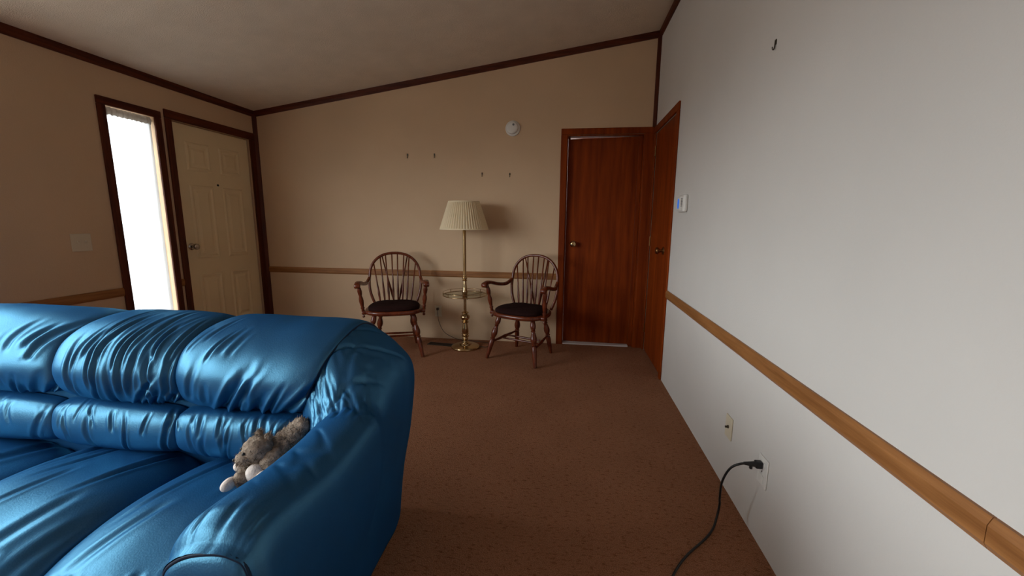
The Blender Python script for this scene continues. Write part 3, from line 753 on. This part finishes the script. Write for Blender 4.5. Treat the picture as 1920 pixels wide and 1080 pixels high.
# back wall outlet with the lamp's plug, lamp cord running behind the stem
def plate_y(name, x, z, w, h, label, cat, mat):
    o = empty(name, (x, D, z), label=label, cat=cat)
    G().bbox((-w/2, -.006, -h/2), (w/2, -.0004, h/2), .0025).mk('cover_plate', mat, o)
    return o
o = plate_y('wall_outlet', -1.298, .290, .070, .114, 'ivory wall outlet low on the wall behind the floor lamp', 'outlet', 'ivory_plastic')
for s_ in (-1, 1): G().lathe([(.0165, 0), (.0165, .0025), (.0001, .0026)], (0, -.006, s_*.026), (0, -1.006, s_*.026), 16).mk('socket', 'ivory_plastic', o)
cord = empty('lamp_cord', (-1.298, D-.03, 0), label='thin brown lamp cord plugged into the ivory outlet behind the lamp', cat='cord')
cp = [(-1.298, D-.030, .315), (-1.297, D-.035, .285), (-1.275, D-.05, .18), (-1.22, D-.06, .085), (-1.12, D-.075, .035), (-1.02, D-.07, .006), (-.93, D-.06, .005), (-.80, D-.09, .005), (-.72, D-.13, .005), (-.745, D-.24, .006), (-.80, LY-.06+.09, .010), (-.808, LY, .012)]
G().tube(catmull(cp, 90), .0030, 8).mk('wire', 'brown_cord', cord, True, True)
G().bbox((-1.310, D-.036, .303), (-1.286, D-.0088, .329), .005).mk('plug', 'brown_cord', cord, world=True)
# floor register by the back wall
vent = empty('floor_vent', (-1.185, 3.745, 0), math.radians(-6), label='dark metal floor register in the carpet near the back wall', cat='vent')
g = G(); g.box((-.155, -.040, .0005), (.155, -.030, .005)); g.box((-.155, .030, .0005), (.155, .040, .005)); g.box((-.155, -.030, .0005), (-.145, .030, .005)); g.box((.145, -.030, .0005), (.155, .030, .005))
g.mk('vent_frame', 'vent_metal', vent)
G().box((-.145, -.030, .0003), (.145, .030, .001)).mk('vent_well', 'vent_metal', vent)
for k in range(20):
    x = -.135+k*.0142; G().box((x, -.030, .0008), (x+.005, .030, .004)).mk('slat', 'vent_metal', vent)

# ------------------------------------------------------------------ things on the walls
det = empty('smoke_detector', (-.535, D, 2.072), label='round white smoke detector high on the back wall', cat='smoke detector')
def wl(o, name, prof, mat, c=(0, 0), seg=32, auto=40): return G().lathe(prof, (c[0], 0, c[1]), (c[0], -1, c[1]), seg).mk(name, mat, o, True, auto=auto)
wl(det, 'base_ring', [(.070, .0005), (.071, .006), (.068, .012), (.058, .015), (.0001, .015)], 'white_plastic')
wl(det, 'cover', [(.056, .014), (.055, .034), (.050, .041), (.040, .044), (.0001, .045)], 'white_plastic', (-.004, .002))
wl(det, 'test_button', [(.010, .044), (.010, .047), (.0001, .048)], 'grey_louvre', (.010, .026), 16)
def hook(loc, label, wall, size=1.0, group=None):
    o = empty('wall_hook', loc, 0 if wall == 'B' else PI/2*-1, label=label, cat='hook')
    if group: o['group'] = group
    k = size
    G().bbox((-.006*k, -.004*k, -.004*k), (.006*k, -.0004, .016*k), .001).mk('back_plate', 'hook_metal', o)
    pts = [(0, -.004, .012), (0, -.0045, -.008), (0, -.006, -.018), (0, -.009, -.022), (0, -.012, -.018), (0, -.013, -.011)]
    G().tube(catmull([Vector(p)*k for p in pts], 16), .0022*k, 8).mk('hook_wire', 'hook_metal', o, True)
hook((-1.578, D, 1.840), 'small metal picture hook, of the higher pair, farther from the smoke detector', 'B', 1.1)
hook((-1.304, D, 1.839), 'small metal picture hook, of the higher pair, nearer the smoke detector', 'B', 1.1)
hook((-.831, D, 1.658), 'small metal picture hook above the lamp shade, of the lower pair', 'B', 1.0)
hook((-.561, D, 1.652), 'small metal picture hook below the smoke detector, of the lower pair', 'B', 1.0)
hook((R, 1.779, 1.885), 'dark metal hook high on the grey-white wall', 'R', .95)
# thermostat
th = empty('thermostat', (R, 2.840, 1.338), label='white thermostat with small blue screen on the grey-white wall', cat='thermostat')
G().bbox((-.030, -.072, -.056), (-.0004, .072, .056), .012).mk('housing', 'white_plastic', th)
G().bbox((-.0340, .002, -.042), (-.0285, .066, .042), .005).mk('bezel', 'white_plastic', th)
g = G(); n = 24; pl = []
for k in range(n):
    a = 2*PI*k/n; pl.append((.034+.017*math.cos(a), (.016 if math.sin(a) > 0 else -.016)+.017*math.sin(a)))
g.prism(pl, 'x', -.0354, -.0336); sc = g.mk('screen', 'thermostat_screen', th); sc['label'] = 'glowing blue oval screen'
for k in range(6):
    z = -.020+k*.0095; G().box((-.0316, -.050, z), (-.0295, -.016, z+.005)).mk('louvre', 'grey_louvre', th)
# jack plate and outlet on the right wall
def plate_r(name, y, z, w, h, label, cat, mat):
    o = empty(name, (R, y, z), label=label, cat=cat)
    G().bbox((-.006, -w/2, -h/2), (-.0004, w/2, h/2), .0025).mk('cover_plate', mat, o); return o
o = plate_r('jack_plate', 1.836, .297, .070, .105, 'ivory wall plate with a single dark jack', 'wall plate', 'ivory_plastic')
G().lathe([(.0075, 0), (.0075, .004), (.005, .005), (.005, .014), (.0001, .0141)], (-.006, 0, .002), (-1.006, 0, .002), 12).mk('jack', 'hook_metal', o)
o = plate_r('wall_outlet', 1.508, .293, .070, .114, 'white wall outlet with a black plug in it', 'outlet', 'white_plastic')
for s_ in (-1, 1): G().bbox((-.0085, -.0165, s_*.027-.014), (-.0058, .0165, s_*.027+.014), .001).mk('socket', 'white_plastic', o)
G().lathe([(.003, 0), (.003, .001), (.0001, .0011)], (-.006, 0, 0), (-1.006, 0, 0), 10).mk('screw', 'hook_metal', o)
# black power cord
ec = empty('power_cord', (R-.05, 1.508, 0), label='black power cord plugged into the white outlet, trailing over the carpet', cat='cord')
PZ = .320
g = G(); g.bbox((R-.034, 1.496, PZ-.013), (R-.0088, 1.520, PZ+.013), .004)
g.lathe([(.011, 0), (.009, .012), (.0055, .040), (.0001, .0405)], (R-.033, 1.508, PZ), (R-1.033, 1.508, PZ), 12)
g.bbox((R-.052, 1.503, PZ-.020), (R-.042, 1.513, PZ-.004), .002)
g.mk('plug', 'black_rubber', ec, world=True)
cpts = [(R-.045, 1.508, PZ), (R-.085, 1.508, PZ-.004), (R-.115, 1.52, PZ-.035), (R-.128, 1.545, PZ-.11), (R-.118, 1.575, PZ-.20), (R-.112, 1.585, .08), (R-.125, 1.572, .022), (R-.150, 1.535, .0055), (R-.20, 1.475, .0050), (R-.29, 1.385, .0050), (R-.36, 1.29, .0050), (R-.42, 1.17, .0050), (R-.43, .95, .0050), (R-.36, .70, .0050)]
G().tube(catmull(cpts, 140), .0043, 10).mk('wire', 'black_rubber', ec, True, True)
# light switch on the left wall
o = empty('light_switch', (L, 2.298, 1.050), label='double light switch plate on the wall beside the narrow window', cat='light switch')
G().bbox((.0004, -.058, -.058), (.006, .058, .058), .0025).mk('cover_plate', 'ivory_plastic', o)
for s_ in (-1, 1): G().bbox((.005, s_*.023-.005, -.004), (.016, s_*.023+.005, .010), .002).mk('toggle', 'ivory_plastic', o)

# ------------------------------------------------------------------ plush squirrel lying in the corner of the seat
toy = empty('plush_toy', (-.86, 1.0, .475), label='grey-brown plush toy animal with white feet slumped on the blue sofa seat', cat='plush toy')
def fuzz(d): return 1+.10*noise.noise(d*3.1)+.07*noise.noise(d*8.3)
BODY = []
def pball(g, c, r, furry=True):
    g.ball(c, r, 20, fuzz if furry else None)
    if furry: BODY.append((Vector(c), r if hasattr(r, '__len__') else (r, r, r)))
g = G(); pball(g, (-.818, 1.000, .522), (.046, .056, .044)); body = g.mk('body', 'plush_brown', toy, True, True)
g = G(); pball(g, (-.862, .985, .556), (.045, .042, .042)); pball(g, (-.884, .957, .545), (.025, .024, .021)); head = g.mk('head', 'plush_brown', toy, True, True)
for c in ((-.878, 1.012, .592), (-.832, .992, .596)):
    g = G(); pball(g, c, (.012, .008, .012)); g.mk('ear', 'plush_brown', head, True, True)
for c in ((-.895, .962, .570), (-.874, .944, .567)): G().ball(c, .0045, 10).mk('eye', 'black_rubber', head, True, True)
G().ball((-.905, .943, .546), .005, 10).mk('nose', 'black_rubber', head, True, True)
g = G(); pball(g, (-.842, .944, .512), (.026, .026, .026), False); o = g.mk('belly', 'plush_white', toy, True, True); o['label'] = 'white belly'
g = G(); pball(g, (-.888, .985, .512), (.030, .024, .021)); g.mk('arm', 'plush_brown', toy, True, True)
g = G(); pball(g, (-.918, .975, .507), (.017, .018, .015), False); g.mk('paw', 'plush_white', toy, True, True)
g = G(); pball(g, (-.812, .930, .514), (.012, .024, .013), False); g.mk('paw', 'plush_white', toy, True, True)
g = G(); pball(g, (-.872, .937, .503), (.026, .030, .022)); g.mk('leg', 'plush_brown', toy, True, True)
g = G(); pball(g, (-.893, .906, .498), (.016, .026, .016), False); g.mk('foot', 'plush_white', toy, True, True)
g = G()
for k in range(5):
    f = k/4; pball(g, (-.822+.060*f, 1.020+.020*f, .550+.062*f), (.038-.010*f, .024-.004*f, .034-.008*f))
g.mk('tail', 'plush_brown', toy, True, True)
vs = []; fs = []
for c, r in BODY:
    n = 420 if r[0] > .03 else 160
    for _ in range(n):
        d = Vector((random.gauss(0, 1), random.gauss(0, 1), random.gauss(0, 1))).normalized()
        p = c+Vector((d.x*r[0], d.y*r[1], d.z*r[2]))*.97
        q = d+Vector((random.uniform(-.5, .5), random.uniform(-.5, .5), random.uniform(-.7, .3))); q.normalize()
        s_ = q.cross(Vector((.3, .5, .8))).normalized()*.0013; ln = random.uniform(.006, .014)
        i = len(vs); vs += [p-s_, p+s_, p+q*ln]; fs.append((i, i+1, i+2))
o = mk('fur', vs, fs, 'plush_brown', toy, False, True); o['kind'] = 'stuff'
toy.location = (-.874, .998, .467)      # settle it onto the cushion
